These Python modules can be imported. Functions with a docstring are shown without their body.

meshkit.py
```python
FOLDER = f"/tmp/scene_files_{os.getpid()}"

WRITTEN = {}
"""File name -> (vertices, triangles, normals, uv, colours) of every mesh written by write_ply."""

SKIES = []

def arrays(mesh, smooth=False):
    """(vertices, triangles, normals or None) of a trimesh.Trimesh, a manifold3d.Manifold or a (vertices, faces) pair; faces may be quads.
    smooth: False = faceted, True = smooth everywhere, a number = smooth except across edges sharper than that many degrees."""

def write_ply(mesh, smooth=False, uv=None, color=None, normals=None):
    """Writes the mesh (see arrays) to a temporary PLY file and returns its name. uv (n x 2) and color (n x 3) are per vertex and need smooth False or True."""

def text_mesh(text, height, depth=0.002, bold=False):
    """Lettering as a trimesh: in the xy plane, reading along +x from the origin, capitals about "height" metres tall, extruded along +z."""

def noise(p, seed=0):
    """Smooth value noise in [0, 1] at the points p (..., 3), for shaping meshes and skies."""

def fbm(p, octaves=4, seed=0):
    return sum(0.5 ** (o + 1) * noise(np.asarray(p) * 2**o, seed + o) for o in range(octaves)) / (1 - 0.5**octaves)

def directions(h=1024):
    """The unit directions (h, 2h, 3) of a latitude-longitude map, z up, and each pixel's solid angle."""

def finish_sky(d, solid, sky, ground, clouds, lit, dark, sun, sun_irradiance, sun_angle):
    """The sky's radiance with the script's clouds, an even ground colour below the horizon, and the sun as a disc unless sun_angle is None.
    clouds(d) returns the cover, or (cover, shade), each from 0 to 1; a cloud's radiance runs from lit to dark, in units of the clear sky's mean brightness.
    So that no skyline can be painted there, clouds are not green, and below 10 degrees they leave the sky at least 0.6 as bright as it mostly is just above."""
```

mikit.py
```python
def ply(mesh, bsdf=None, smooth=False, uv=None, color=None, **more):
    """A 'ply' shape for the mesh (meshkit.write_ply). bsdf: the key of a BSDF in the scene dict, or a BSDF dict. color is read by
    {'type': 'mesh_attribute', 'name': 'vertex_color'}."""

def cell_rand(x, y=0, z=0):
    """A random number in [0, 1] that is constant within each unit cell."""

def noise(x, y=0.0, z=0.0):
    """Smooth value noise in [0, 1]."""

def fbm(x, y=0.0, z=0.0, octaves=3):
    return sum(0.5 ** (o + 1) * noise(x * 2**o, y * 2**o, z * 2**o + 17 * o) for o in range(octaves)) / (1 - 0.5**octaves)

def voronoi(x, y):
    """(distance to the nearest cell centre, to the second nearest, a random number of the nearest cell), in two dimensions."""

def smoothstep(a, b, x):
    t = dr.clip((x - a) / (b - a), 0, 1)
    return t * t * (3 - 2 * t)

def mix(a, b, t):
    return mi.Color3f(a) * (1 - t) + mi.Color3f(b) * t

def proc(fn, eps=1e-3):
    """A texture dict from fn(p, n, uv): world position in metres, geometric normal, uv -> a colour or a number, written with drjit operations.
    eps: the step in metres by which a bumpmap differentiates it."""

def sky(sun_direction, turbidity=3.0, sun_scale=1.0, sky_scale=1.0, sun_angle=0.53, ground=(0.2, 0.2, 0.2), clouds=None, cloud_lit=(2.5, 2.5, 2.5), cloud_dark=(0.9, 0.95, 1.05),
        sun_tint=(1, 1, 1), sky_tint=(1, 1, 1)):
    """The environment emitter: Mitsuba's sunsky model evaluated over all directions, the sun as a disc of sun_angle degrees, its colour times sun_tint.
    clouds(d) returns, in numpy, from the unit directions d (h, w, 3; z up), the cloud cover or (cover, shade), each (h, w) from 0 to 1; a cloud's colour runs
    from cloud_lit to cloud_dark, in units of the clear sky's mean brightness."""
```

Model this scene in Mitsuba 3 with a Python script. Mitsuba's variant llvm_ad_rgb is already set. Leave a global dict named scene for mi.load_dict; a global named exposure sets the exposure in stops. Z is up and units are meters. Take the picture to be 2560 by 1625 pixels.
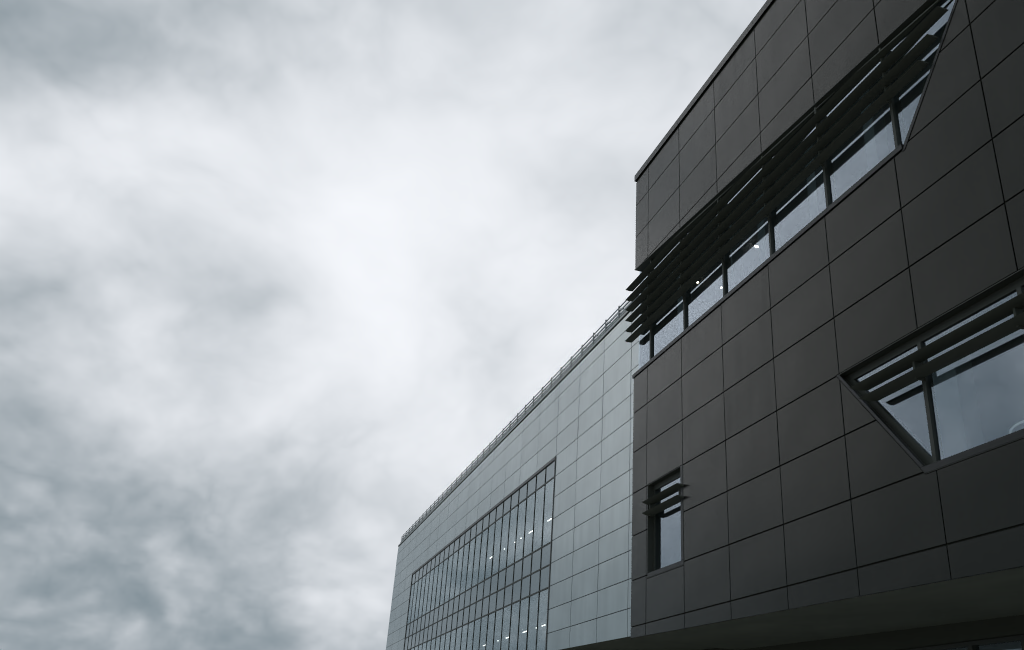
import math, random
import numpy as np
import trimesh, shapely
from shapely.geometry import Polygon, box as sbox
from shapely import affinity
import drjit as dr
import mitsuba as mi
import mikit, meshkit
from mikit import proc, fbm, noise, smoothstep, mix

T = mi.ScalarTransform4f
scene, labels = {}, {}
rng = random.Random(7)

# ------------------------------------------------------------------ camera, sky, exposure
# World: x runs along the facades (towards +x on the viewer's right), y is the depth behind the viewer's
# standpoint (facade of the near building at y = 10), z is up.  The viewer stands at the origin, eye at 1.6 m.
EYE = 1.6
PITCH, ROLL, YAW = math.radians(25.430), math.radians(4.379), math.radians(14.859)
fwd = np.array([-math.cos(YAW) * math.cos(PITCH), math.sin(YAW) * math.cos(PITCH), math.sin(PITCH)])
rgt = np.cross(fwd, [0, 0, 1]); rgt /= np.linalg.norm(rgt)
upv = np.cross(rgt, fwd)
cup = -math.sin(ROLL) * rgt + math.cos(ROLL) * upv
scene['camera'] = {'type': 'perspective', 'fov': 2 * math.degrees(math.atan(1280 / 2281.5)), 'fov_axis': 'x', 'near_clip': 0.1, 'far_clip': 2000.0,
                   'to_world': T().look_at(origin=[0, 0, EYE], target=[float(v) for v in fwd + np.array([0, 0, EYE])], up=[float(v) for v in cup])}
exposure = 2.2


def azel(az, el):
    a, e = math.radians(az), math.radians(el)
    return np.array([-math.cos(e) * math.cos(a), math.cos(e) * math.sin(a), math.sin(e)])


# broad masses of the overcast: (azimuth, elevation, angular radius, how much darker (+) or brighter (-))
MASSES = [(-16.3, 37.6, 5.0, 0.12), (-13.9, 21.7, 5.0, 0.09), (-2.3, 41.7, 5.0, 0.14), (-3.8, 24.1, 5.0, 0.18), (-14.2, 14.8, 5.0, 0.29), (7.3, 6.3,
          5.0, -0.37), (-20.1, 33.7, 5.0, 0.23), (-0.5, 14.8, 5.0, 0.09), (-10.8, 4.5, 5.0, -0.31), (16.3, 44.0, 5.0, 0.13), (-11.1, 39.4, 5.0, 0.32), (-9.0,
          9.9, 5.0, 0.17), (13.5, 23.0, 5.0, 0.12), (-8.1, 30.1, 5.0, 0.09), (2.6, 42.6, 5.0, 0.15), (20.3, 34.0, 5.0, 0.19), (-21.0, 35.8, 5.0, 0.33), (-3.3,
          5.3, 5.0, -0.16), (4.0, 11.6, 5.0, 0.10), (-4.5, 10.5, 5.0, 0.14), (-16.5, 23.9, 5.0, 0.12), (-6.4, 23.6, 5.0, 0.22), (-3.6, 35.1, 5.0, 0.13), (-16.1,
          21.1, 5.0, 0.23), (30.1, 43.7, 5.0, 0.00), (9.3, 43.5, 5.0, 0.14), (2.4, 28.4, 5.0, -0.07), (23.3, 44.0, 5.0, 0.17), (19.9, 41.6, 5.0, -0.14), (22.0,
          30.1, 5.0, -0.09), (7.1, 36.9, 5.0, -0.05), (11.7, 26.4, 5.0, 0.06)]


def clouds(d):
    q = d * 1.3 / np.maximum(d[..., 2:3] + 0.55, 0.05)
    warp = np.stack([meshkit.fbm(q * 2.3 + 11, 3, 1), meshkit.fbm(q * 2.3 + 31, 3, 2), meshkit.fbm(q * 2.3 + 51, 3, 3)], -1) - .5
    e = d + warp * .10
    e = e / np.linalg.norm(e, axis=-1, keepdims=True)
    el = np.degrees(np.arcsin(np.clip(d[..., 2], -1, 1)))
    az = np.degrees(np.arctan2(e[..., 1], -e[..., 0]))
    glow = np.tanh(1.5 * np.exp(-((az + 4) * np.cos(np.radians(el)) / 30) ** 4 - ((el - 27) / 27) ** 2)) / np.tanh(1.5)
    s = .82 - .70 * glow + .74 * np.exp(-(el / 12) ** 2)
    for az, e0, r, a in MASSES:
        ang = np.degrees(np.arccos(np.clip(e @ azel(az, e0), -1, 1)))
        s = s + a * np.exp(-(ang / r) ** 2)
    w = q + warp * .16
    big = meshkit.fbm(w * np.array([3.2, 3.6, 3.2]) + 3.7, 5, 5) - .5
    w2 = w + .07 * (np.stack([meshkit.fbm(w * 6 + 5, 3, 21), meshkit.fbm(w * 6 + 25, 3, 22), meshkit.fbm(w * 6 + 45, 3, 23)], -1) - .5)
    puff = meshkit.fbm(w2 * np.array([8, 9.5, 8.]) + 9.1, 6, 9) - .5
    mid = meshkit.fbm(w2 * np.array([15, 17, 15.]) + 2.3, 5, 31) - .5
    billow = np.abs(meshkit.fbm(w2 * np.array([10, 12, 10.]) + 6.6, 5, 41) - .5) * 2       # creased, ragged edges
    s = s - .30 * (billow - .21) * (.16 + s)
    s = s + big * .20 + puff * .50 * (.26 + s) + mid * .22 * (.16 + s)
    return np.ones_like(s), .5 + .5 * np.tanh((s - .5) * 2.2) / np.tanh(1.1)


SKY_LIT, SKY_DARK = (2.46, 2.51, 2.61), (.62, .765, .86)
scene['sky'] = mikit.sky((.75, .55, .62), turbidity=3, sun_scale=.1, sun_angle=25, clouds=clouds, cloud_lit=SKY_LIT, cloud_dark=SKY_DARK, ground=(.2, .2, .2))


# ------------------------------------------------------------------ materials
def two(b):
    return {'type': 'twosided', 'bsdf': b}


def rgb(*c):
    return {'type': 'rgb', 'value': list(c)}


def grime(base, amount, sx, seed):
    base = np.array(base, float)

    def fn(p, n, uv):
        streak = fbm(p.x * sx + seed, p.y * 2.0, p.z * .35, 3)
        blot = fbm(p.x * .8 + seed * 3.1, p.y, p.z * .8, 3)
        k = 1.0 + amount * ((streak - .5) * 1.2 + (blot - .5) * 1.2)
        return mi.Color3f(*[float(v) for v in base]) * k
    return proc(fn)


def rough_tex(mean, amp, seed):
    def fn(p, n, uv):
        run = smoothstep(.52, .80, fbm(p.x * 5.5 + seed * 2.0, p.y, p.z * .22 + seed, 3))       # dried rain runs
        return mean + amp * (fbm(p.x * 1.3 + seed, p.y, p.z * .9, 3) - .5) + amp * .9 * run
    return proc(fn)


def wave(p, n, uv):
    return fbm(p.x * .55 + 4, p.y * .3, p.z * .75, 2)


def bumped(b, scale):
    return {'type': 'bumpmap', 'bump': proc(wave, eps=.02), 'scale': scale, 'bsdf': b}


DARK, PALE = [], []
for i, k in enumerate((1.0, .88, 1.12)):
    scene[f'mat_dark_panel_{i}'] = two(bumped({'type': 'principled', 'base_color': grime(np.array([.0068, .0066, .0054]) * k, .35, 5, i * 7.7),
                                               'roughness': rough_tex(.20 + .02 * i, .08, i * 3.), 'specular': .32, 'spec_tint': .9, 'clearcoat': 1.0, 'clearcoat_gloss': .96}, .016))
    DARK.append(f'mat_dark_panel_{i}')
for i, k in enumerate((1.0, .97, 1.03)):
    scene[f'mat_pale_panel_{i}'] = two(bumped({'type': 'principled', 'base_color': grime(np.array([.425, .468, .468]) * k, .20, 3, 40 + i * 5.1),
                                               'roughness': rough_tex(.20 + .012 * i, .035, 20 + i * 3.), 'specular': .5, 'metallic': .88}, .010))
    PALE.append(f'mat_pale_panel_{i}')
scene['mat_backing'] = two({'type': 'diffuse', 'reflectance': rgb(.06, .064, .052)})
scene['mat_beam'] = two({'type': 'diffuse', 'reflectance': rgb(.10, .105, .085)})
scene['mat_pale_backing'] = two({'type': 'diffuse', 'reflectance': rgb(.03, .032, .032)})
scene['mat_dark_metal'] = two({'type': 'principled', 'base_color': rgb(.07, .074, .062), 'roughness': .5, 'specular': .35})
scene['mat_blade'] = two({'type': 'principled', 'base_color': rgb(.105, .112, .092), 'roughness': .6, 'specular': .25})
scene['mat_trim'] = two({'type': 'principled', 'base_color': rgb(.022, .0215, .020), 'roughness': .4, 'specular': .4})
scene['mat_soffit'] = two({'type': 'principled', 'base_color': grime([.20, .210, .170], .25, 1, 9.), 'roughness': .7, 'specular': .2})
scene['mat_coping_pale'] = two({'type': 'principled', 'base_color': rgb(.36, .38, .37), 'roughness': .4, 'metallic': .5})
scene['mat_steel'] = two({'type': 'principled', 'base_color': rgb(.46, .50, .52), 'roughness': .35, 'metallic': .6})
scene['mat_dark_steel'] = two({'type': 'principled', 'base_color': rgb(.30, .325, .335), 'roughness': .5, 'metallic': .4})
scene['mat_head_trim'] = two({'type': 'principled', 'base_color': rgb(.16, .155, .15), 'roughness': .45, 'specular': .4})
scene['mat_glass'] = {'type': 'thindielectric', 'int_ior': 2.75, 'specular_reflectance': rgb(.80, .90, 1.0), 'specular_transmittance': rgb(.55, .64, .66)}
scene['mat_wall_glass'] = {'type': 'thindielectric', 'int_ior': 3.8, 'specular_reflectance': rgb(.88, .97, 1.0), 'specular_transmittance': rgb(.5, .56, .55)}
scene['mat_lobby_glass'] = {'type': 'thindielectric', 'int_ior': 1.9, 'specular_reflectance': rgb(.85, .93, 1.0), 'specular_transmittance': rgb(.72, .80, .84)}
scene['mat_spandrel'] = two({'type': 'principled', 'base_color': rgb(.27, .315, .33), 'roughness': .12, 'metallic': .9, 'specular': .5})
scene['mat_plaster'] = two({'type': 'diffuse', 'reflectance': rgb(.62, .63, .64)})
scene['mat_carpet'] = two({'type': 'diffuse', 'reflectance': rgb(.14, .14, .15)})
scene['mat_ground'] = two({'type': 'diffuse', 'reflectance': proc(lambda p, n, uv: mi.Color3f(.30, .30, .28) * (.75 + .5 * fbm(p.x * .7, p.y * .7, 0., 4)))})
scene['mat_concrete'] = two({'type': 'diffuse', 'reflectance': rgb(.10, .10, .09)})


# ------------------------------------------------------------------ helpers
taken = {}


def numbered(k):
    n = taken.get(k, -1) + 1
    taken[k] = n
    return k if n == 0 else f'{k}_{n:03d}'


def put(name, mesh, mat, parent=None, smooth=False, label=None, category=None, group=None, kind=None, **more):
    key = numbered(f'{parent}__{name}' if parent else name)
    scene[key] = mesh if isinstance(mesh, dict) else mikit.ply(mesh, mat, smooth=smooth, **more)
    d = {k: v for k, v in dict(label=label, category=category, group=group, kind=kind).items() if v}
    if d:
        labels[key] = d
    return key


def thing(name, label, category, group=None):
    key = numbered(name)
    labels[key] = {'label': label, 'category': category}
    if group:
        labels[key]['group'] = group
    return key


def bx(x0, x1, y0, y1, z0, z1):
    m = trimesh.creation.box([x1 - x0, y1 - y0, z1 - z0])
    m.apply_translation([(x0 + x1) / 2, (y0 + y1) / 2, (z0 + z1) / 2])
    return m


def cat(*ms):
    return trimesh.util.concatenate(list(ms))


def ccw(pts):
    pts = [tuple(p) for p in pts]
    out = []
    for i, p in enumerate(pts):                         # drop repeated and collinear points
        if out and math.dist(p, out[-1]) < 1e-5:
            continue
        out.append(p)
    if math.dist(out[0], out[-1]) < 1e-5:
        out.pop()
    n = len(out)
    keep = []
    for i in range(n):
        a, b, c = out[i - 1], out[i], out[(i + 1) % n]
        if abs((b[0] - a[0]) * (c[1] - b[1]) - (b[1] - a[1]) * (c[0] - b[0])) > 1e-6:
            keep.append(b)
    return keep if Polygon(keep).exterior.is_ccw else keep[::-1]


def inset(pts, c):
    out, n = [], len(pts)
    for i in range(n):
        a, b, d = np.array(pts[i - 1]), np.array(pts[i]), np.array(pts[(i + 1) % n])
        u, v = (b - a) / np.linalg.norm(b - a), (d - b) / np.linalg.norm(d - b)
        nu, nv = np.array([-u[1], u[0]]), np.array([-v[1], v[0]])
        m = nu + nv
        out.append(tuple(b + m * c / max(m @ nu, .2)))
    return out


def plate(poly, y0, t, c=.006):
    """A sheet panel: the (x, z) outline poly, its face at y0 with a small chamfer all round, t thick towards +y."""
    p = ccw(list(poly.exterior.coords)[:-1])
    q = inset(p, c)
    n = len(p)
    v = [(x, y0, z) for x, z in q] + [(x, y0 + c, z) for x, z in p] + [(x, y0 + t, z) for x, z in p]
    f = []
    for i in range(n):
        j = (i + 1) % n
        f += [(i, n + i, n + j), (i, n + j, j), (n + i, 2 * n + i, 2 * n + j), (n + i, 2 * n + j, n + j)]
    tri = shapely.constrained_delaunay_triangles(Polygon(q)) if hasattr(shapely, 'constrained_delaunay_triangles') else None
    if n == 4 or n == 3:
        f += [(0, k, k + 1) for k in range(1, n - 1)]
    else:
        tv, tf = trimesh.creation.triangulate_polygon(Polygon(q), engine='earcut')
        o = len(v)
        v += [(x, y0, z) for x, z in tv]
        f += [(o + a, o + b, o + c2) for a, b, c2 in tf]
    m = trimesh.Trimesh(np.array(v), np.array(f), process=False)
    fn = m.face_normals
    # every front triangle must look towards -y, the sides outwards
    k = 4 * n
    F = m.faces.copy()
    flip = fn[k:, 1] > 0
    F[k:][flip] = F[k:][flip][:, ::-1]
    return trimesh.Trimesh(m.vertices, F, process=False)


def slab(poly, y0, y1):
    """The (x, z) outline, holes and all, extruded from y0 to y1."""
    m = trimesh.creation.extrude_polygon(poly, y1 - y0, engine='earcut')
    v = m.vertices
    return trimesh.Trimesh(np.stack([v[:, 0], y1 - v[:, 2], v[:, 1]], 1), m.faces, process=False)


def tilted(mesh, deg):
    """A panel hung a hair out of true."""
    c = mesh.bounds.mean(0)
    a, b = rng.gauss(0, deg), rng.gauss(0, deg)
    m = trimesh.transformations.rotation_matrix(math.radians(a), [1, 0, 0], c) @ trimesh.transformations.rotation_matrix(math.radians(b), [0, 0, 1], c)
    mesh.apply_transform(m)
    return mesh


def lens_blade(yo, yi, zo, zi, x0, x1o, x1i, th=.032, x0i=None):
    """An aerofoil blade: a lens-shaped section between its outer and inner edge, extruded along x."""
    n = 7
    t = np.linspace(0, 1, n)
    up = th * .5 * 4 * t * (1 - t)
    yc, zc = yo + (yi - yo) * t, zo + (zi - zo) * t
    ring = [(y, z + u) for y, z, u in zip(yc, zc, up)] + [(y, z - u) for y, z, u in list(zip(yc, zc, up))[-2:0:-1]]
    tt = [(r[0] - yo) / (yi - yo) for r in ring]
    x0i = x0 if x0i is None else x0i
    a = [(x0 + (x0i - x0) * k, y, z) for (y, z), k in zip(ring, tt)]
    b = [(x1o + (x1i - x1o) * k, y, z) for (y, z), k in zip(ring, tt)]
    m, v = len(ring), a + b
    f = []
    for i in range(m):
        j = (i + 1) % m
        f += [(i, m + i, m + j), (i, m + j, j)]
    f += [(0, k, k + 1) for k in range(1, m - 1)] + [(m, m + k + 1, m + k) for k in range(1, m - 1)]
    return trimesh.Trimesh(np.array(v), np.array(f), process=False)


def rod(p0, p1, r, sides=8):
    return trimesh.creation.cylinder(radius=r, segment=[p0, p1], sections=sides)


# ------------------------------------------------------------------ ground
put('ground', bx(-400, 400, -400, 400, -.5, 0), 'mat_ground', kind='structure')

# ================================================================== the near building, dark panels
YF = 10.0
XC = -23.193                                            # its far corner
XE = 6.2                                                # where its facade ends beyond the viewer
Z = lambda v: 10 * v + EYE


def soffit_z(x):
    return 4.22 - .0201 * x


COLS = [XC] + [-22.234 + 2.1710 * k for k in range(13)] + [XE]
ROWS = [Z(1.745)] + [Z(1.6465 - .1191 * k) for k in range(12)] + [Z(.05)]
JOINT = .022
face = Polygon([(XC, soffit_z(XC)), (XE, soffit_z(XE)), (XE, Z(1.7377)), (XC, Z(1.7377))])
U0 = (XC, Z(1.4095))


def u_line(x):
    return U0[1] - .085 * (x - U0[0])


SILL = Z(1.045)
SR = lambda z: -11.138 + (z - Z(1.047)) / 1.123          # the band window's slanted right jamb
zt = Z(1.2889)
band_open = Polygon([(XC - 1, SILL), (SR(SILL), SILL), (SR(zt), zt), (XC - 1, u_line(XC - 1))])
BL = lambda z: -13.62 + (Z(.6937) - z) / 1.199           # the slanted left jamb of the wide window
BIGR = -2.2
big_open = Polygon([(BL(Z(.4530)), Z(.4530)), (BIGR - 2.0, Z(.4530)), (BIGR, Z(.6937)), (BL(Z(.6937)), Z(.6937))])
small_open = sbox(-22.146, Z(.4480), -20.066, Z(.6937))
openings = shapely.union_all([band_open, big_open, small_open])

NEAR = thing('dark_building', 'dark grey panel clad building with slanted windows, filling the right side', 'building')
wall_poly = face.difference(openings.buffer(.012, join_style='mitre'))
for g in getattr(wall_poly, 'geoms', [wall_poly]):
    g = g.difference(Polygon([(XC, 3), (XE, 3), (XE, soffit_z(XE) + .205), (XC, soffit_z(XC) + .205)]))
    put('wall', slab(g, YF + .0305, YF + .40), 'mat_backing', NEAR)
put('roof', bx(XC + .02, XE, YF + .41, 30, 18.6, 18.9), 'mat_concrete', NEAR)
put('end_wall', cat(bx(XC + .012, XC + .3, YF + .40, 30, 4.75, Z(1.0)), bx(XC + .012, XC + .3, YF + .40, 30, Z(1.42), 18.6), bx(XC + .03, XC + .3, YF + .42, 29.9, Z(1.0), Z(1.42))), 'mat_backing', NEAR)

skin = face.difference(openings.buffer(.02, join_style='mitre'))
for i in range(len(COLS) - 1):
    for j in range(len(ROWS) - 1):
        h = JOINT / 2
        cell = sbox(COLS[i] + (h if i else 0), ROWS[j + 1] + h, COLS[i + 1] - h, ROWS[j] - h).intersection(skin)
        for g in getattr(cell, 'geoms', [cell]):
            if g.is_empty or g.geom_type != 'Polygon' or g.area < .01:
                continue
            g = g.simplify(.002)
            put('panel', tilted(plate(g, YF, .028), .07), DARK[rng.choices((0, 1, 2), (6, 2, 2))[0]], NEAR)

# roof coping in lengths, with a shadow groove under it
for k in range(len(COLS) - 1):
    x0, x1 = COLS[k] - (.045 if k == 0 else -.004), COLS[k + 1] - .004
    put('coping', cat(bx(x0, x1, YF - .045, YF + .6, Z(1.7455), Z(1.7672) + rng.uniform(0, .006))), DARK[k % 3], NEAR)
put('coping_groove', bx(XC + .004, XE, YF + .02, YF + .09, Z(1.7377) - .002, Z(1.7455) - .004), 'mat_backing', NEAR)

# ---- the long band window
GB = YF + .145
frame_z0 = SILL + .015
W1 = 'dark_building__band_window'
sill = bx(XC - .05, SR(SILL) + .03, YF - .03, YF + .30, SILL - .004, SILL + .105)
head_poly = Polygon([(XC, u_line(XC)), (SR(zt), u_line(SR(zt))), (SR(zt), u_line(SR(zt)) + .02), (XC, u_line(XC) + .02)])
head = slab(head_poly, YF - .02, YF + .40)
jamb = slab(Polygon([(SR(SILL) - .12, SILL), (SR(SILL) + .03, SILL), (SR(zt) + .03, zt), (SR(zt) - .12, zt)]), YF + .05, YF + .32)
put('band_window', cat(head, jamb), 'mat_dark_metal', NEAR)
put('sill', sill, 'mat_trim', W1)
put('rim', slab(Polygon([(SR(SILL) + .005, SILL - .05), (SR(SILL) + .075, SILL - .05), (SR(zt) + .075, zt), (SR(zt) + .005, zt)]), YF - .012, YF + .05), 'mat_trim', W1)
mull = [COLS[k] for k in range(1, 7)]
edges = [XC] + mull + [None]
for k, x in enumerate(mull):
    top = u_line(x) - .004
    put('mullion', bx(x - .035, x + .035, YF + .085, YF + .30, SILL + .106, top), 'mat_dark_metal', W1)
put('corner_post', bx(XC + .002, XC + .03, GB + .03, YF + .285, SILL + .106, u_line(XC) - .002), 'mat_coping_pale', W1)
for k in range(len(edges) - 1):
    x0 = edges[k] + (.03 if k else .012)
    if edges[k + 1] is not None:
        x1 = edges[k + 1] - .03
        poly = Polygon([(x0, SILL + .10), (x1, SILL + .10), (x1, u_line(x1)), (x0, u_line(x0))])
    else:
        poly = Polygon([(x0, SILL + .10), (SR(SILL + .1) - .1, SILL + .10), (SR(zt - .1) - .1, zt - .1), (x0, u_line(x0))])
    p = ccw(list(poly.exterior.coords)[:-1])
    m = trimesh.Trimesh([(x, GB, z) for x, z in p], [(0, i, i + 1) for i in range(1, len(p) - 1)], process=False)
    put('pane', tilted(m, .12), 'mat_glass', W1)
# sun louvre: six blades held off the glass by a fin at each mullion
YO, YI = 9.815, 10.062
for zb in (1.3515, 1.3157, 1.2800, 1.2442, 1.2084, 1.1745):
    z = Z(zb)
    # each blade stops short of the sloping head, cut back along it
    xo, xi = [min(SR(z) - .26, y / 10 * (XC + (14.095 - .12 - (z - EYE) * 10 / y) / .085)) for y in (YO, YI)]
    put('louvre_blade', lens_blade(YO, YI, z, z, XC - .31, xo, xi), 'mat_blade', W1)
for x in mull:
    put('louvre_bracket', bx(x - .02, x + .02, YF + .0, YF + .082, Z(1.1745) - .03, min(Z(1.3515) + .01, u_line(x) - .06)), 'mat_blade', W1)

# ---- the wide lower window and the small one: reveal, frame, rim, panes, two blades
GL = YF + .19


def low_window(name, pts, mulls, rim_sides, blades, brackets, head_h, side_l, side_r):
    """pts: opening corners bottom-left, bottom-right, top-right, top-left."""
    o = Polygon(pts)
    fr = 'dark_building__' + name
    inner_pts = [(pts[0][0] + side_l[0], pts[0][1] + .05), (pts[1][0] - side_r, pts[1][1] + .05), (pts[2][0] - side_r, pts[2][1] - head_h), (pts[3][0] + side_l[1], pts[3][1] - head_h)]
    inn = Polygon(inner_pts)
    frame = slab(o.buffer(-.003, join_style='mitre').difference(inn), GL - .03, GL + .12)
    reveal = slab(o.buffer(.010, join_style='mitre').difference(o.buffer(-.004, join_style='mitre')), YF + .002, GL - .032)
    put(name, cat(frame, reveal), 'mat_dark_metal', NEAR)
    for poly in rim_sides:
        put('rim', plate(poly, YF - .004, .05, .004), 'mat_trim', fr)
    xs = [None] + list(mulls) + [None]
    for x in mulls:
        put('mullion', bx(x - .042, x + .042, GL - .05, GL + .10, pts[0][1] + .052, pts[2][1] - head_h - .002), 'mat_dark_metal', fr)
    cuts = [-100] + list(mulls) + [100]
    for a, b in zip(cuts[:-1], cuts[1:]):
        pp = inn.buffer(.01, join_style='mitre').intersection(sbox(a + .03, 0, b - .03, 50))
        p = ccw(list(pp.exterior.coords)[:-1])
        m = trimesh.Trimesh([(x, GL, z) for x, z in p], [(0, i, i + 1) for i in range(1, len(p) - 1)], process=False)
        put('pane', tilted(m, .1), 'mat_glass', fr)
    for zo, zi, x0, x0i, x1 in blades:
        put('louvre_blade', lens_blade(9.817, 10.115, zo, zi, x0, x1, x1, .045, x0i), 'mat_blade', fr)
    for x in brackets:
        put('louvre_bracket', bx(x - .022, x + .022, 9.98, GL - .052, blades[1][1] - .03, blades[0][0] + .0), 'mat_blade', fr)


zb0, zb1 = Z(.4530), Z(.6937)
rim_big = [Polygon([(BL(zb0) - .02, zb0), (BIGR - 2.0, zb0), (BIGR - 2.0, zb0 + .115), (BL(zb0 + .115) - .02, zb0 + .115)]),
           Polygon([(BL(zb0 + .118) - .01, zb0 + .118), (BL(zb0 + .118) + .07, zb0 + .118), (BL(zb1) + .07, zb1 - .004), (BL(zb1) - .01, zb1 - .004)])]
big_blades = [(Z(.6460), Z(.6417), BL(Z(.646)) + .16, BL(Z(.646)) + .30, BIGR - .6), (Z(.6178), Z(.6135), BL(Z(.6178)) + .16, BL(Z(.6178)) + .30, BIGR - .8)]
low_window('wide_window', [(BL(zb0), zb0), (BIGR - 2, zb0), (BIGR, zb1), (BL(zb1), zb1)], [COLS[6] - .17 + 2.171 * k for k in range(4)],
           rim_big, big_blades, [COLS[6] - .17 + 2.171 * k for k in range(4)], .14, (.17, .26), .15)
zs0, zs1 = Z(.4480), Z(.6937)
rim_small = [sbox(-22.13, zs0 + .004, -20.076, zs0 + .118), sbox(-20.20, zs0 + .122, -20.076, zs1 - .004)]
small_blades = [(Z(.6440), Z(.6397), -22.13, -22.13, -20.03), (Z(.6142), Z(.6099), -22.13, -22.13, -20.03)]
low_window('narrow_window', [(-22.146, zs0), (-20.066, zs0), (-20.066, zs1), (-22.146, zs1)], [], rim_small, small_blades, [-22.0, -20.25], .14, (.09, .09), .2)

# ---- rooms behind the windows
put('room_shell', cat(bx(XC + .31, -8.6, 16.4, 16.6, Z(1.0), Z(1.33)), bx(-8.75, -8.6, YF + .42, 16.38, Z(1.0), Z(1.33)), bx(XC + .31, -8.6, YF + .42, 16.6, Z(1.332), Z(1.36))), 'mat_plaster', NEAR)
put('room_floor', bx(XC + .31, -8.6, YF + .42, 16.6, Z(.98), Z(1.0) - .004), 'mat_carpet', NEAR)
put('room_shell', cat(bx(XC + .31, -1.2, 16.4, 16.6, Z(.43), Z(.74)), bx(-1.35, -1.2, YF + .42, 16.38, Z(.43), Z(.74)), bx(XC + .31, -1.2, YF + .42, 16.6, Z(.742), Z(.77)), bx(-19.6, -19.45, YF + .42, 16.38, Z(.43), Z(.74))), 'mat_plaster', NEAR)
put('room_floor', bx(XC + .31, -1.2, YF + .42, 16.6, Z(.41), Z(.43) - .004), 'mat_carpet', NEAR)

for x in (-21.35, -18.5, -16.9, -14.75, -12.7):
    put('column', bx(x - .16, x + .16, YF + .62, YF + .92, Z(1.0), Z(1.332) - .002), 'mat_plaster', NEAR)
for x in (-11.62, -7.2):
    put('column', bx(x - .30, x + .30, YF + .60, YF + .95, Z(.43), Z(.742) - .002), 'mat_plaster', NEAR)

# ---- overhang: soffit, then the recessed ground floor with its beam and glazing
D1 = 13.1
so = Polygon([(XC + .01, soffit_z(XC) + .006), (XE, soffit_z(XE) + .006), (XE, soffit_z(XE) + .2), (XC + .01, soffit_z(XC) + .2)])
put('soffit', slab(so, YF + .030, D1 + .6), 'mat_soffit', NEAR)
bz = lambda x: soffit_z(x) + .02
beam = Polygon([(XC, 4.19), (XE, 4.19), (XE, bz(XE)), (XC, bz(XC))])
put('beam', slab(Polygon([(XC, 4.19), (XE, 4.19), (XE, bz(XE)), (XC, bz(XC))]), D1, D1 + .3), 'mat_beam', NEAR)
gx = -14.75
put('lobby_window', cat(bx(XC, XE, D1 + .10, D1 + .22, 4.11, 4.186), bx(XC, XE, D1 + .02, D1 + .28, 0.002, .25)), 'mat_dark_metal', NEAR)
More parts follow.
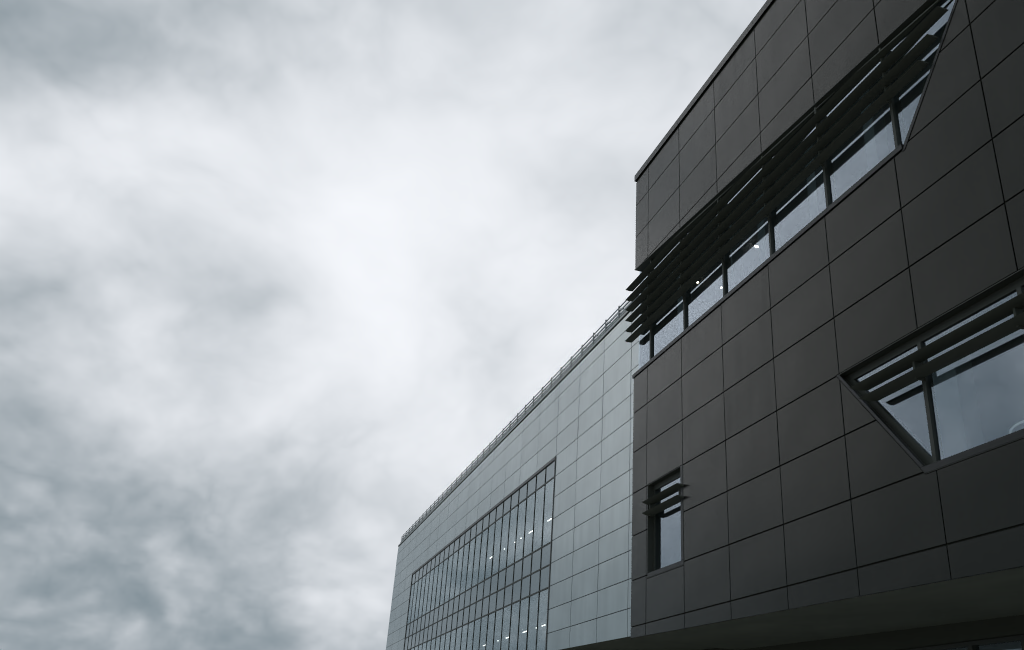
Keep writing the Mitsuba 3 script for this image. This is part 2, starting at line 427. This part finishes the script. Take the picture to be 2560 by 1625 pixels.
for k in range(-5, 16):
    x = gx + 1.28 * k
    put('mullion', bx(x - .06, x + .06, D1 + .08, D1 + .24, .252, 4.108), 'mat_dark_metal', 'dark_building__lobby_window')
for k in range(-5, 15):
    x = gx + 1.28 * k
    m = trimesh.Trimesh([(x + .055, D1 + .16, .24), (x + 1.225, D1 + .16, .24), (x + 1.225, D1 + .16, 4.12), (x + .055, D1 + .16, 4.12)], [(0, 1, 2), (0, 2, 3)], process=False)
    put('pane', m, 'mat_lobby_glass', 'dark_building__lobby_window')
put('lobby', cat(bx(XC, XE, 17.4, 17.6, .01, 4.2), bx(XC, XE, D1 + .62, 17.38, 4.16, 4.3)), 'mat_plaster', NEAR)

# ================================================================== the far building, pale panels
YP = 10.3
S = 10.3
PX = [-2.3403 + .2242 * 0] + [-2.5645 - .2242 * k for k in range(17)] + [-6.3905]
PXS = [-2.3205 * 1.0] + PX
pcol = [(-2.2525 * S)] + [v * S for v in PX]             # a last narrow strip meets the dark building
pcol[0] = XC - .012
prow = [1.2805, 1.2305] + [1.1520 - .0766 * k for k in range(11)] + [.3090, .2324]
prow = [v * S + EYE for v in prow]
XL = pcol[-1]
ps_z = lambda x: soffit_z(x) + .13
pface = Polygon([(XL, ps_z(XL)), (pcol[0], ps_z(pcol[0])), (pcol[0], prow[0]), (XL, prow[0])])
CX1, CX0 = -3.0127 * S, -5.7031 * S
CZ1 = .9970 * S + EYE
cw_open = Polygon([(CX0, 3), (CX1, 3), (CX1, CZ1), (CX0, CZ1)])
FAR = thing('pale_building', 'pale grey panel clad building with tall glass wall, standing beyond the dark one', 'building')
wp = pface.difference(cw_open.buffer(.02, join_style='mitre'))
for g in getattr(wp, 'geoms', [wp]):
    g = g.difference(Polygon([(XL, 3), (XC, 3), (XC, ps_z(XC) + .205), (XL, ps_z(XL) + .205)]))
    put('wall', slab(g, YP + .0145, YP + .35), 'mat_pale_backing', FAR)
put('end_wall', bx(XL + .01, XL + .3, YP + .352, 34, 5.2, prow[0] - .3), 'mat_pale_backing', FAR)
put('roof', bx(XL + .02, XC - .03, YP + .1, 34, prow[0] - .30, prow[0] - .02), 'mat_concrete', FAR)
pskin = pface.difference(cw_open.buffer(.015, join_style='mitre'))
for i in range(len(pcol) - 1):
    for j in range(len(prow) - 1):
        h = .009
        cell = sbox(pcol[i + 1] + .014, prow[j + 1] + h, pcol[i] - .014, prow[j] - h).intersection(pskin)
        for g in getattr(cell, 'geoms', [cell]):
            if g.is_empty or g.geom_type != 'Polygon' or g.area < .01:
                continue
            put('panel', tilted(plate(g.simplify(.002), YP, .014, .003), .06), PALE[rng.choices((0, 1, 2), (6, 2, 2))[0]], FAR)
zc = 1.2830 * S + EYE
for k in range(len(pcol) // 2):
    a, b = pcol[2 * k], pcol[min(2 * k + 2, len(pcol) - 1)]
    put('coping', bx(b + (.004 if b > XL else -.03), a - .004, YP - .02, YP + .5, zc + .03, zc + .125), 'mat_coping_pale', FAR)

# ---- curtain wall
CW = 'pale_building__glass_wall'
put('glass_wall', cat(bx(CX0 - .01, CX1 + .01, YP - .03, YP + .16, CZ1 - .11, CZ1 - .002), bx(CX1 - .035, CX1 + .012, YP - .025, YP + .16, 4.0, CZ1 - .112), bx(CX0 - .012, CX0 + .03, YP - .025, YP + .16, 4.0, CZ1 - .112)), 'mat_head_trim', FAR)
NM = 24
mp = (CX1 - CX0) / NM
trz = [.9230, .6905, .6137, .5372]
trz = [v * S + EYE for v in trz]
for k in range(1, NM):
    x = CX1 - mp * k
    put('mullion', bx(x - .016, x + .016, YP - .008, YP + .12, ps_z(x), CZ1 - .112), 'mat_dark_metal', CW)
for k in range(NM):
    x1, x0 = CX1 - mp * k - .016, CX1 - mp * (k + 1) + .016
    for z in trz:
        put('transom', bx(x0 + .001, x1 - .001, YP - .004, YP + .12, z - .028, z + .028), 'mat_dark_metal', CW)
    zz = [CZ1 - .11] + trz + [None]
    for j in range(5):
        top, bot = zz[j], zz[j + 1] if zz[j + 1] else ps_z(x0)
        m = trimesh.Trimesh([(x0 - .01, YP + .014, bot), (x1 + .01, YP + .014, bot), (x1 + .01, YP + .014, top), (x0 - .01, YP + .014, top)], [(0, 1, 2), (0, 2, 3)], process=False)
        put('pane', tilted(m, .10), 'mat_spandrel' if j in (0, 2, 3) else 'mat_wall_glass', CW)
# floors and ceilings behind the glass wall
cz_up, cz_lo = .985 * 10 + EYE, .545 * 10 + EYE
put('ceiling', bx(CX0 - 2, CX1 + 2, YP + .36, 17.8, cz_up, cz_up + .1), 'mat_plaster', FAR)
put('floor_slab', bx(CX0 - 2, CX1 + 2, YP + .20, 17.8, cz_lo + .002, .69 * S + EYE), 'mat_concrete', FAR)
put('ceiling', bx(CX0 - 2, CX1 + 2, YP + .36, 17.78, cz_lo - .1, cz_lo), 'mat_plaster', FAR)
put('interior_wall', bx(CX0 - 2, CX1 + 2, 17.82, 18.0, 4.9, cz_up + .1), 'mat_concrete', FAR)
put('soffit', slab(Polygon([(XL, ps_z(XL) + .006), (XC - .02, ps_z(XC) + .006), (XC - .02, ps_z(XC) + .2), (XL, ps_z(XL) + .2)]), YP + .0145, D1 + .6), 'mat_soffit', FAR)
put('beam', slab(Polygon([(XL, 4.06), (XC - .02, 4.06), (XC - .02, bz(XC) + .1), (XL, bz(XL) + .1)]), D1, D1 + .3), 'mat_beam', FAR)

put('plinth_wall', bx(XL, XC - .02, D1 + .02, D1 + .28, .002, 4.058), 'mat_beam', FAR)

# ---- low rail rack along the roof edge
RA = thing('roof_railing', 'low grey metal railing along the roof edge of the pale building', 'railing')
yr = 10.42
rz = [15.51, 15.375, 15.25, 15.145]
for k, z in enumerate(rz):
    if k in (1, 2):
        put('rail', bx(XL + .05, XC - .05, yr - .012, yr + .03, z - .025, z + .025), 'mat_steel', RA)
    else:
        put('rail', rod([XL + .05, yr, z], [XC - .05, yr, z], .022), 'mat_steel', RA)
k = 0
while True:
    x = -2.4375 * 10.42 - 1.1585 * k
    if x < XL + .1:
        break
    put('post', cat(bx(x - .035, x + .035, yr - .05, yr - .024, zc + .151, rz[0] + .03), bx(x - .09, x + .09, YP + .0, yr + .12, zc + .126, zc + .15), bx(x - .03, x + .03, yr + .026, yr + .40, rz[0] - .06, rz[0] - .03), bx(x - .03, x + .03, yr + .10, yr + .40, rz[2] - .06, rz[2] - .03)), 'mat_dark_steel', RA)
    k += 1

# ------------------------------------------------------------------ ceiling lamps seen through the glass
def lamp(name, label, cx, cy, cz, lx, ly, power, tint=(1, .98, .94), group=None):
    t = thing(name, label, 'ceiling light', group)
    put('housing', bx(cx - lx / 2 - .02, cx + lx / 2 + .02, cy - ly / 2 - .02, cy + ly / 2 + .02, cz - .05, cz - .002), 'mat_trim', t)
    m = trimesh.creation.box([lx, ly, .03])
    m.apply_translation([cx, cy, cz - .066])
    put('diffuser', mikit.ply(m, 'mat_plaster', emitter={'type': 'area', 'radiance': rgb(*[power * c for c in tint])}), None, t)


for lab, ax, wide in [('bar light nearest the right edge of the glass wall upper floor', -3.045, .58), ('second bar light from the right edge of the glass wall upper floor', -3.263, .60), ('bar light farthest left on the glass wall upper floor', -3.818, .52)]:
    lamp('ceiling_light', 'glowing white ' + lab, ax * 12.65, 12.65, cz_up, wide, 0.035, 1.6, group='bar lights on the glass wall upper floor')
for lab, ax in [('rightmost small round light', -3.388), ('middle small round light', -3.470), ('leftmost small round light', -3.617)]:
    lamp('ceiling_spot', lab + ' between the bar lights of the glass wall upper floor', ax * 12.65, 12.65, cz_up, .10, 0.035, 1.6, group='small lights on the glass wall upper floor')
for lab, ax, wide in [('bar light nearest the right edge of the glass wall lower floor', -3.053, .42), ('second bar light from the right on the glass wall lower floor', -3.263, .58), ('third bar light from the right on the glass wall lower floor', -3.483, .52), ('fourth bar light from the right on the glass wall lower floor', -3.818, .45)]:
    lamp('ceiling_light', 'glowing white ' + lab, ax * 12.70, 12.70, cz_lo - .1, wide, 0.035, 1.6, group='bar lights on the glass wall lower floor')
for lab, ax in [('bright small round light', -3.131), ('faint small round light', -3.613)]:
    lamp('ceiling_spot', lab + ' between the bar lights of the glass wall lower floor', ax * 12.70, 12.70, cz_lo - .1, .08, 0.035, 1.6, group='small lights on the glass wall lower floor')
zu = Z(1.332)
lamp('ceiling_light', 'bright white bar light behind the fourth pane from the left of the band window', -1.610 * 11.94, 11.94, zu, .05, .20, 3)
lamp('ceiling_spot', 'warm small lamp high behind the third pane from the left of the band window', -1.9064 * 11.40, 11.40, zu, .07, .05, 2.2, (1, .80, .58))
lamp('ceiling_spot', 'small white lamp beside a mullion, third pane from the left of the band window', -1.7841 * 12.19, 12.19, zu, .06, .05, 2.2)
t = thing('pendant_light', 'pale ring shaped pendant light low in the wide lower window', 'pendant light')
ring = trimesh.creation.torus(.75, .018, major_sections=48, minor_sections=10)
ring.apply_translation([-10.95, 12.2, Z(.543)])
put('ring', mikit.ply(ring, 'mat_plaster', smooth=40, emitter={'type': 'area', 'radiance': rgb(.045, .05, .052)}), None, t)
put('cord', cat(*[rod([-10.95 + .75 * math.cos(a), 12.2 + .75 * math.sin(a), Z(.543) + .024], [-10.95, 12.2, Z(.742) - .002], .006, 6) for a in (.6, 2.7, 4.8)]), 'mat_steel', t)
